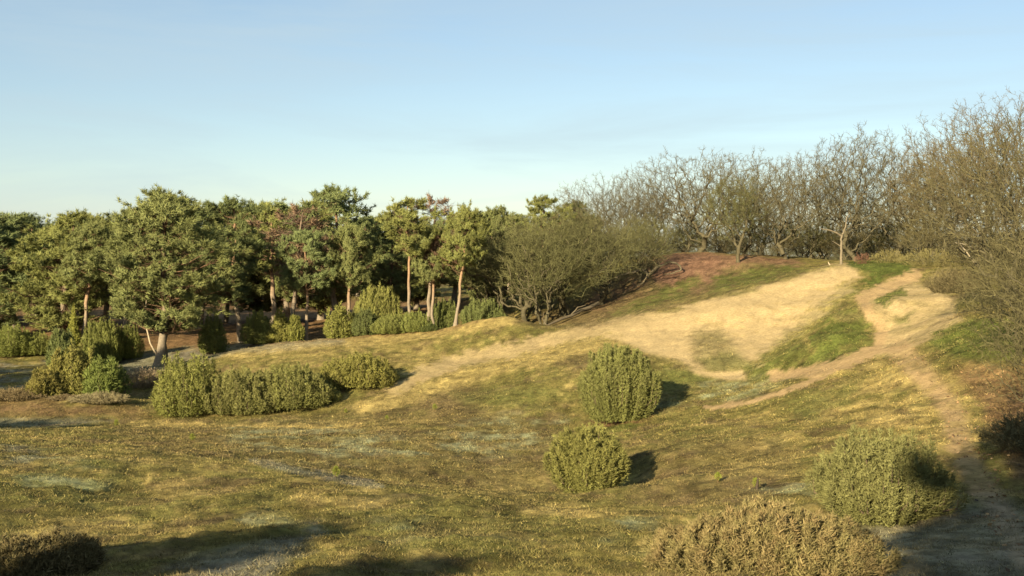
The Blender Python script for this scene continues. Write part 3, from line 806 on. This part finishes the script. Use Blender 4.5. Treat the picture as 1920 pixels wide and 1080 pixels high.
oak(1905, 80, 165, 'up', 'tall oak rising to the highest treetop at the right edge', .9, 1.1, rus)
oak(1640, 122, 395, 'round', 'low olive oak scrub behind the mossy dune top', 1.0, 1.2, oli)
oak(1735, 96, 400, 'thicket', 'twiggy oak scrub at the back of the sandy saddle', 1.4, .9, rus)
oak(1520, 114, 400, 'thicket2', 'dense oak scrub left of the pale dead snag', 4.1, .9, oli)
oak(1290, 118, 400, 'round', 'olive scrub oak behind the red heather patch', 2.9, 1.1, oli)
oak(1220, 112, 405, 'thicket', 'grey oak scrub with mossy stems left of the red heather patch', 5.1, 1.0, oli)
oak(1460, 118, 405, 'thicket', 'low dense oak scrub behind the mossy-trunked bare oak', 5.9, 1.0, oli)
near1 = oak(1935, 47, 195, 'near', 'near bare oak overhanging from the right edge, long tangled boughs over the sandy ridge', .6, 1.0, (.92, .9, .82))
near2 = oak(2000, 37, 390, 'near', 'nearest bare oak at the right edge with yellow-green twigs and deep shade beneath', 2.0, .95, (.98, .96, .82))
near3 = oak(1875, 57, 385, 'near', 'mid-sized bare oak between the sandy saddle and the near overhanging oak', 3.3, .95, rus)
oak(1965, 30, 540, 'near', 'low tangled oak scrub on the mossy bank under the overhanging oak', 4.6, 1.0, (.98, .96, .82))
oak(1915, 41, 480, 'near', 'leaning scrub oak with pale twigs in front of the near overhanging oak', 1.1, .9, (.98, .95, .82))
obl = 'bare oak in the back row behind the dune, only twigs showing between nearer oaks'
k = 0
for u, d, vt in ((1170,135,375),(1260,140,348),(1345,138,330),(1430,142,330),(1510,138,325),(1580,142,320),(1660,150,360),(1725,135,315),(1800,130,290),(1870,115,255),(1960,100,210),(2050,70,180),(1100,130,420)):
    oak(u, d, vt, ('up', 'crown', 'wide', 'round')[k % 4], obl, k * 2.1, 1.1, (gry, rus, oli)[k % 3], 'bare oaks in the back row'); k += 1
scl = 'low twiggy scrub oak filling the gaps between the trunks behind the dune'
k = 0
for u in range(1090, 2060, 38):
    oak(u, 111 + (k * 29) % 17, 412 + (k * 17) % 36, ('round', 'thicket2', 'thicket')[k % 3], scl, k * 1.9, 1.35, (oli, rus, gry)[k % 3], 'scrub oaks behind the dune'); k += 1
fl = 'far woodland tree at the horizon beyond the oaks'
k = 0
for u in range(1080, 2080, 52):
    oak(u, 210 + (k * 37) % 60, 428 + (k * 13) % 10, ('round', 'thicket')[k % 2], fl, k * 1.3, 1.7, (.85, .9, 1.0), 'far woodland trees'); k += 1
for u in range(-240, 1080, 70):
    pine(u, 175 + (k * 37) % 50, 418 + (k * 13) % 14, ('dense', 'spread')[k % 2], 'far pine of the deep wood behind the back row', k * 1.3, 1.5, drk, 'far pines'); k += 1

# ---- junipers
JV = {}
def juniper(u, d, vtop, wpx, label, seed, shape='dome', depth=1.0, tint=(1, 1, 1), rz=0, share=None, **kw):
    x, y, h = spot(u, d, vtop)
    W = wpx * d / F
    key = share or seed
    if key not in JV:
        JV[key] = (make_juniper(seed, W, W * depth, h, shape=shape, **kw), W, h)
    (wm, lm), W0, h0 = JV[key]
    o = root_at('juniper_bush', label, 'juniper', x, y, (W / W0, W / W0, h / h0), rz)
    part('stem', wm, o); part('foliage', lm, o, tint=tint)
    return o
# the separate bushes in the open
juniper(1160, 54, 648, 142, 'large rounded green juniper alone on the slope below the sand bowl', 301, 'egg', plumes=210, sprays=230, leafL=.12, leafW=.030, foot=.62, stem=.05)
juniper(1103, 34.6, 797, 146, 'rounded yellowish juniper low in the valley, casting a dark shadow to its right', 302, 'egg', plumes=180, sprays=200, leafL=.095, leafW=.023, foot=.42, tipc=(.25, .22, .065), green=(.150, .145, .040))
juniper(1652, 21.5, 808, 240, 'broad bluish-green juniper beside the footpath at the right', 303, 'dome', .9, plumes=260, sprays=150, leafL=.085, leafW=.017, green=(.145, .140, .046), tipc=(.24, .222, .085), foot=.6)
juniper(1440, 15.6, 952, 430, 'brownish juniper with rusty shoot tips at the bottom edge of the picture', 304, 'dome', .8, plumes=320, sprays=150, leafL=.075, leafW=.016, green=(.150, .135, .048), tipc=(.25, .21, .085), brown=((.27, .165, .08), .55), foot=.7)
juniper(62, 15.2, 998, 250, 'dark olive-brown bush in the bottom left corner of the picture', 305, 'dome', .9, plumes=240, sprays=80, leafL=.075, leafW=.018, green=(.105, .09, .036), tipc=(.165, .130, .055), brown=((.18, .12, .06), .4), foot=.7)
# the row in the middle distance
kw = dict(plumes=120, sprays=150, leafL=.15, leafW=.042)
juniper(352, 64, 664, 140, 'leftmost and tallest of the dense juniper row below the sunlit swell', 306, 'dome', foot=.85, tint=(1.05, 1.05, .9), **kw)
juniper(450, 64, 690, 150, 'second juniper in the dense row, greyish and lower', 307, 'dome', foot=.85, tint=(1.0, .96, 1.0), **kw)
juniper(545, 65, 682, 150, 'third juniper in the dense row, broad, darker on its right side', 308, 'dome', foot=.85, tint=(.98, .96, .95), **kw)
juniper(596, 65.5, 712, 84, 'small juniper closing the dense row at its right end', 309, 'dome', share=307, foot=.85, rz=1.0, tint=(1, 1, .95), **kw)
juniper(672, 69, 662, 140, 'juniper standing apart right of the dense row, brown-green, with a short shadow', 310, 'dome', foot=.9, tint=(1.08, 1.0, .85), **kw)
# left cluster
kc = dict(plumes=70, sprays=95, leafL=.2, leafW=.06)
juniper(80, 68, 690, 56, 'small brownish juniper at the outer left of the frosty-path cluster', 311, 'dome', tint=(1.12, .98, .88), foot=.9, **kc)
juniper(108, 69, 655, 60, 'brown-tinged pointed juniper behind the small brownish one', 312, 'spire', tint=(1.12, 1.0, .88), **kc)
juniper(142, 69.5, 642, 74, 'tallest juniper of the left cluster, beside the frosty path', 313, 'dome', foot=.85, tint=(1.1, 1.02, .9), **kc)
juniper(196, 69, 668, 80, 'bright green juniper on the shaded right side of the left cluster', 314, 'dome', foot=.9, tint=(.85, 1.0, .8), **kc)
juniper(20, 93, 610, 90, 'green juniper mass at the left edge beyond the frosty path', 315, 'dome', share=306, rz=2, tint=(1.0, 1.08, .85), foot=.9, **kw)
juniper(62, 94, 622, 74, 'round green juniper right of the one at the left edge', 316, 'dome', share=308, rz=3, tint=(1.0, 1.05, .85), foot=.9, **kw)
juniper(137, 97, 578, 28, 'narrow yellow-green juniper spire touching the leaning trunk', 317, 'spire', tint=(1.35, 1.35, .9), **kc)
juniper(118, 86, 616, 50, 'dark juniper in shade behind the left cluster', 318, 'dome', share=311, rz=1, tint=(.7, .8, .85), foot=.9, **kc)  # its shade is put into the darker, bluer tint
juniper(190, 91, 600, 70, 'knobbly juniper behind the tallest one of the left cluster', 319, 'dome', share=310, rz=2.2, tint=(.95, 1.0, .85), foot=.9, **kw)
juniper(238, 93, 608, 56, 'juniper left of the broad pine trunk, on the frosty grass edge', 320, 'dome', share=306, rz=4, tint=(.95, 1.02, .85), foot=.9, **kw)
juniper(398, 93, 588, 52, 'juniper under the right boughs of the broad lone pine', 321, 'dome', share=313, rz=1.4, tint=(.95, 1.0, .95), foot=.9, **kc)
# front of the wood
juniper(484, 95, 582, 62, 'ragged juniper left of the pair in front of the pale straight trunk', 322, 'dome', share=306, rz=5, tint=(1.0, 1.05, .95), foot=.9, **kw)
juniper(525, 94, 578, 52, 'slanting juniper in front of the pale straight trunk', 323, 'spire', share=312, rz=.4, tint=(1.15, 1.1, .9), **kc)
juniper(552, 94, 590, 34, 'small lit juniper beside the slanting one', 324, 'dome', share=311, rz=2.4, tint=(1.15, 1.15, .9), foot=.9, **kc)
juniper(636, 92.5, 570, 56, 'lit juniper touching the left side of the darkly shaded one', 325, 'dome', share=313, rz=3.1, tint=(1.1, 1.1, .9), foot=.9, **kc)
juniper(684, 91.5, 578, 48, 'round juniper in deep shade between two lit junipers', 326, 'dome', share=314, rz=2, tint=(.62, .7, .75), foot=.9, **kc)  # deep shade painted through the dark tint of a shared bush
juniper(708, 95, 535, 90, 'tallest juniper before the wood, broad and pale green', 327, 'dome', share=310, rz=4.4, tint=(1.1, 1.08, .95), foot=.9, **kw)
juniper(732, 90.5, 588, 76, 'low rounded juniper at the foot of the tall pale one', 328, 'dome', share=308, rz=1.1, tint=(1.0, 1.05, .95), foot=.9, **kw)
juniper(778, 90.5, 582, 60, 'low juniper hiding the foot of the reddish trunk', 329, 'dome', share=307, rz=2.8, tint=(1.0, 1.08, .95), foot=.9, **kw)
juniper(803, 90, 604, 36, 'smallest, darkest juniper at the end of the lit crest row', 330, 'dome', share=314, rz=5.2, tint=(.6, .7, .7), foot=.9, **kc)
juniper(832, 97, 560, 60, 'juniper between the reddish trunk and the leaning crest pine', 331, 'dome', share=306, rz=.8, tint=(.9, 1.0, .95), foot=.9, **kw)
juniper(905, 97, 560, 80, 'dark juniper right of the leaning crest pine', 332, 'dome', share=308, rz=2.5, tint=(.8, .9, .95), foot=.9, **kw)

# ---- shrubs, brushwood
def brush(name, label, cat, u, d, vtop, wpx, seed, depth=.8, rz=0, tint=(1, 1, 1), **kw):
    x, y, h = spot(u, d, vtop)
    W = wpx * d / F
    me = make_brush(seed, W, W * depth, max(h, .3), **kw)
    o = bpy.data.objects.new(name, me); C.objects.link(o)
    o.location = (x, y, gz(x, y) - .03); o.rotation_euler = (0, 0, rz); o.color = (*tint, 1)
    o['label'] = label; o['category'] = cat
    return o
brush('broom_shrub', 'leafless tan broom shrub at the foot of the broad lone pine', 'shrub', 268, 74, 690, 84, 401, col=(.25, .185, .11), n=340)
brush('brush_pile', 'heap of olive dead brushwood in front of the left juniper cluster', 'brushwood', 185, 66, 735, 120, 402, col=(.20, .165, .085), n=380, thick=.014)
brush('heather_bush', 'brown heather bush at the left edge beside the shaded strip', 'heather', 25, 67, 728, 130, 403, col=(.155, .115, .056), n=420)
brush('heather_bush', 'second brown heather bush, right of the brushwood heap', 'heather', 120, 66.5, 748, 70, 404, col=(.150, .112, .056), n=300)
brush('red_shrub', 'small red-leaved shrub right of the pale dead snag', 'shrub', 1618, 101, 474, 34, 405, col=(.15, .08, .05), n=60)
brush('yellow_scrub', 'yellowish low scrub between dune top and oaks', 'scrub', 1665, 100, 468, 70, 406, col=(.17, .145, .055), n=170)
brush('yellow_scrub', 'wide yellowish scrub behind the sandy saddle', 'scrub', 1745, 90, 466, 130, 407, col=(.17, .145, .055), n=240)
brush('oak_scrub', 'dark twiggy scrub where the near oak meets the sandy saddle', 'scrub', 1790, 70, 500, 110, 409, col=(.13, .105, .05), n=420, thick=.012)
brush('bramble', 'dark tangled undergrowth in the shade beneath the nearest oak', 'undergrowth', 1965, 27, 775, 260, 410, col=(.11, .095, .045), n=420)
for u, d, vt, wp, sd_, lb in ((630,29.5,873,34,420,'tallest yellow-green pine seedling on the frosty crest'),(1417,27,905,16,421,'thin seedling beside a dark stub on the right slope'),(1346,29,893,18,422,'pale seedling left of the dark stub'),
                          (360,46,812,26,423,'yellow-green pine seedling on the brown heath'),(218,58,786,14,424,'seedling on the shaded strip at the left'),(815,59,757,22,425,'low green seedling on the purple heather'),(725,57,800,16,426,'yellowish seedling in the valley heath'),(648,62,773,14,427,'green seedling below the apart-standing juniper')):
    x, y, h = spot(u, d, vt)
    h = max(h, .28)
    a, b = make_seedling(sd_, h)
    o = root_at('pine_seedling', lb, 'seedling', x, y, sink=.02)
    part('stem', a, o); part('needles', b, o)

# ---- dead wood
def limb_obj(name, label, cat, limbs, col, mat=None, sides=8):
    m = MB()
    for pts, rd in limbs:
        pts = np.array([np.asarray(p, float) for p in pts])
        t = np.linspace(0, len(pts) - 1, (len(pts) - 1) * 3 + 1)
        P3 = np.stack([np.interp(t, np.arange(len(pts)), pts[:, k]) for k in range(3)], 1)
        R3 = np.interp(t, np.arange(len(pts)), rd)
        P3[1:-1] += rng.normal(size=(len(P3) - 2, 3)) * R3[1:-1, None] * .35
        V, F_ = polytube(P3, R3, sides); m.add(V, F_, col)
    me = m.mesh(name, M_BARK, True)
    o = bpy.data.objects.new(name, me); C.objects.link(o)
    b = P3[0] if False else np.asarray(limbs[0][0][0], float)
    me.transform(__import__('mathutils').Matrix.Translation(-Vector(b))); o.location = b
    o['label'] = label; o['category'] = cat
    return o
def on(u, v, d, dz=0):
    p = unproj(u, v, d); return np.array((p[0], p[1], gz(p[0], p[1]) + dz))
U = unproj
sg = on(1577, 492, 96, -.2)
limb_obj('dead_snag', 'pale barkless dead snag with two bent arms on the dune crest', 'dead tree',
    [([sg, U(1578, 470, 96), U(1577, 452, 96.2), U(1579, 440, 96.2)], (.13, .11, .10, .07)),
     ([U(1579, 440, 96.2), U(1586, 425, 96.4), U(1587, 410, 96.4), U(1593, 398, 96.6)], (.09, .06, .045, .02)),
     ([U(1578, 443, 96.2), U(1568, 436, 96), U(1553, 431, 95.8), U(1538, 428, 95.6)], (.10, .08, .06, .03)),
     ([U(1576, 462, 96.1), U(1566, 455, 96), U(1560, 452, 96)], (.05, .03, .015))], (.155, .125, .08))
sl = on(1528, 489, 97, .05)
limb_obj('fallen_bough', 'pale bent bough lying left of the dead snag', 'dead wood', [([sl, sl + (.6, 0, .05), sl + (1.1, -.1, -.08), sl + (1.4, 0, .25), sl + (1.2, .1, .7)], (.05, .07, .09, .07, .04))], (.34, .27, .17))
f0, f1, f2, f3 = on(985, 606, 90, .12), on(1025, 594, 91.5, .2), on(1070, 580, 93.5, .3), on(1122, 562, 96, .5)
limb_obj('fallen_limb', 'long dark fallen oak limb lying up the brown slope', 'dead wood', [([f0, f1, f2, f3], (.05, .10, .14, .18)), ([f1, f1 + (-.3, .4, .5), f1 + (-.2, .8, 1.1)], (.06, .04, .02)), ([f2, f2 + (.6, .1, .7), f2 + (1.3, .2, .9)], (.07, .05, .02))], (.10, .08, .05))
h0 = on(1212, 512, 104, .2)
limb_obj('hooked_bough', 'dark hooked oak bough resting on the red heather', 'dead wood', [([h0, h0 + (1.0, -.1, 1.0), h0 + (2.2, -.2, 1.5), h0 + (3.0, -.2, 1.3), h0 + (3.3, -.2, .8), h0 + (2.6, -.2, .5), h0 + (1.6, -.2, .3)], (.14, .13, .11, .1, .08, .06, .03))], (.11, .09, .055))
h0 = on(1168, 556, 101, .15)
limb_obj('curled_bough', 'curled dark bough on the slope below the hooked one', 'dead wood', [([h0, h0 + (1.0, 0, .5), h0 + (1.9, 0, 1.0), h0 + (2.3, 0, 1.8), h0 + (1.8, .1, 2.2), h0 + (.9, .1, 1.9), h0 + (-.2, .1, 1.6), h0 + (-1.2, .1, 1.1)], (.03, .05, .07, .08, .09, .1, .11, .12))], (.11, .09, .055))
b0 = on(1780, 545, 60, .5)
limb_obj('pale_bough', 'pale thin broken bough hanging in the near oak', 'dead wood', [([U(1796, 452, 55), U(1810, 470, 55), U(1826, 492, 55)], (.03, .035, .03)), ([U(1790, 455, 55), U(1808, 458, 55), U(1824, 464, 55)], (.02, .03, .015))], (.42, .34, .22), sides=6)
s0 = on(1419, 934, 26.5, -.05)
limb_obj('broken_stub', 'short dark broken stub on the right slope', 'dead wood', [([s0, s0 + (.01, 0, .16), s0 + (.04, 0, .3)], (.04, .035, .02))], (.06, .045, .03))

# ---- trees outside the frame whose shadows lie across the foreground and the left flat
out_lbl = 'tree standing outside the picture whose shadow falls into it'
def outside(kind, var, x, y, H, rz):
    if kind == 'pine':
        (wm, lm), h0 = PV[var]; s = H / h0; q = s * (.62 if H == 15 and var == 'tall' else 1)
        o = root_at('pine_tree', out_lbl, 'pine tree', x, y, (q, q, s), rz, 'trees outside the frame')
    else:
        (wm, lm), h0 = OV[var]; s = H / h0
        o = root_at('oak_tree', out_lbl, 'oak tree', x, y, (s, s, s), rz, 'trees outside the frame')
    part('trunk', wm, o); part('crown', lm, o)
OUT = []
def shadow_from(u, v, d, H):
    """where a tree of height H must stand for its tip's shadow to fall on the ground seen at (u, v)"""
    p = unproj(u, v, d); p[2] = gz(p[0], p[1])
    best = None
    for t in np.arange(4, 90, .5):
        q = p - np.array(LDIR) * t
        e = abs(q[2] - gz(q[0], q[1]) - H)
        if best is None or e < best[0]: best = (e, q)
    return best[1][0], best[1][1]
for kind, var, u, v, d, H, rz in (
    ('pine', 'hero', 590, 998, 18.2, 5.5, 0), ('pine', 'hero', 490, 1022, 17.2, 5.5, 1), ('pine', 'hero', 865, 1047, 15.4, 4.5, 2), ('pine', 'hero', 410, 1055, 16, 5.5, 3),
    ('pine', 'tall', 1965, 900, 26.5, 9, 1), ('pine', 'tall', 1942, 790, 31, 15, 0), ('pine', 'tall', 2130, 760, 32, 15, 2), ('pine', 'round', 1985, 975, 20, 9, 1), ('pine', 'round', 2110, 1000, 18.5, 9, 1), ('pine', 'dense', 2090, 890, 25, 10, 1),
    ('pine', 'round', 20, 850, 31, 9, 2), ('pine', 'tall', 215, 789, 60, 10, 1), ('pine', 'round', 90, 790, 61, 11, 1), ('pine', 'round', 0, 792, 60, 10, 0),
    ('pine', 'tall', 430, 655, 91, 17, 3), ('pine', 'tall', 350, 662, 90, 16, 3), ('pine', 'tall', 205, 680, 86, 15, 3), ('pine', 'round', 50, 695, 84, 14, 3)):
    x, y = shadow_from(u, v, d, H)
    uu, vv = proj(np.array([x]), np.array([y]), np.array([gz(x, y)]))
    print('outside', kind, round(x, 1), round(y, 1), 'column', round(float(uu[0])), 'ground', round(gz(x, y), 1))
    outside(kind, var, x, y, H, rz)
#PART3
# ------------------------------------------------------------------ ground cover: grass tussocks and heather sprigs
def cover(name, N_, dmin, dmax, hgt, wid, blades, seed, accept, tilt, share):
    r = np.random.default_rng(seed)
    a = r.uniform(-math.radians(29), math.radians(29), N_)
    d = np.exp(r.uniform(math.log(dmin), math.log(dmax), N_))
    x, y = d * np.sin(a), d * np.cos(a)
    z = height(x, y)
    col, bare = paint(x, y, z)
    p = accept(x, y, z, bare)
    keep = r.uniform(size=N_) < p
    x, y, z, col, d, bare = x[keep], y[keep], z[keep], col[keep], d[keep], bare[keep]
    n = len(x)
    s = (.6 + .8 * r.uniform(size=n)) * np.clip(d / 40, .75, 1.3)
    pos = np.repeat(np.stack([x, y, z - .02], 1), blades, 0) + r.normal(size=(n * blades, 3)) * (wid[1] * np.repeat(s, blades)[:, None]) * (1, 1, .05)
    lean_ = np.repeat(r.normal(size=(n, 3)) * .25, blades, 0)
    dr = unit(r.normal(size=(n * blades, 3)) * tilt * (1, 1, .3) + lean_ * (1, 1, 0) + (0, 0, 1))
    kinds = np.array([(.36, .27, .10), (.14, .125, .035), (.10, .068, .034), (.075, .09, .025), (.21, .15, .05)])
    kw_ = (.55 * r.uniform(0, 1, (n, 1)) ** .8) * (1 - bare[:, None] * .6)
    col = col * (1 - kw_) + kinds[r.choice(5, n, p=share)] * kw_
    cj = (1 + .28 * r.normal(size=(n, 1)))
    cc = np.repeat(np.clip(col * cj, .01, .9), blades, 0) * (1 + .15 * r.normal(size=(n * blades, 1)))
    sb = np.repeat(s, blades)
    V, F_, c3 = cards(r, pos, dr, hgt * sb, wid[0] * np.clip(np.repeat(d, blades) / 30, .6, 1.6), np.clip(cc, .01, .9))
    me = mesh_np(name, V, [F_], c3); me.materials.append(M_GRASS)
    o = bpy.data.objects.new(name, me); C.objects.link(o)
    o['kind'] = 'stuff'
    print(name, n, len(F_))
    return o
cover('grass', 230000, 12.5, 85, .070, (.017, .05), 4, 501, lambda x, y, z, b: (1 - sstep(.15, .6, b) * .985) * sstep(-.35, .3, fbm(x / 1.3, y / 1.3, 3, 5) + .1), 1.0, (.34, .26, .1, .12, .18))
cover('heather', 150000, 12.5, 112, .075, (.020, .08), 5, 502, lambda x, y, z, b: (1 - sstep(.1, .5, b) * .99) * sstep(-.2, .3, fbm(x / .9, y / .9, 3, 6)), 1.2, (.06, .2, .44, .2, .1))

def fallen_leaves():
    r = np.random.default_rng(611)
    n = 26000
    a = r.uniform(0.05, math.radians(29), n); d = np.exp(r.uniform(math.log(13), math.log(60), n))
    x, y = d * np.sin(a), d * np.cos(a); z = height(x, y)
    u, v = proj(x, y, z)
    p = .75 * line(u, v, [(1690,660),(1730,700),(1760,735),(1790,780),(1800,830),(1830,895),(1880,965),(1925,1050)], 14, 40) + .5 * poly(u, v, [(1790,690),(2000,680),(2000,950),(1860,860)], 20)
    k = r.uniform(size=n) < p * sstep(-.3, .3, fbm(x / .8, y / .8, 2, 15))
    x, y, z = x[k], y[k], z[k]; n = len(x)
    col = np.array([(.26, .15, .07), (.17, .10, .05), (.33, .22, .11), (.11, .07, .04)])[r.choice(4, n)] * (1 + .2 * r.normal(size=(n, 1)))
    dr = unit(r.normal(size=(n, 3)) * (1, 1, .25) + (0, 0, .1))
    V, F_, cc = cards(r, np.stack([x, y, z + .012], 1), dr, .085, .055, np.clip(col, .02, .6), two=True, out=np.tile((0., 0., 1.), (n, 1)))
    me = mesh_np('fallen_leaves', V, [F_], cc); me.materials.append(M_GRASS)
    o = bpy.data.objects.new('fallen_leaves', me); C.objects.link(o); o['kind'] = 'stuff'
fallen_leaves()
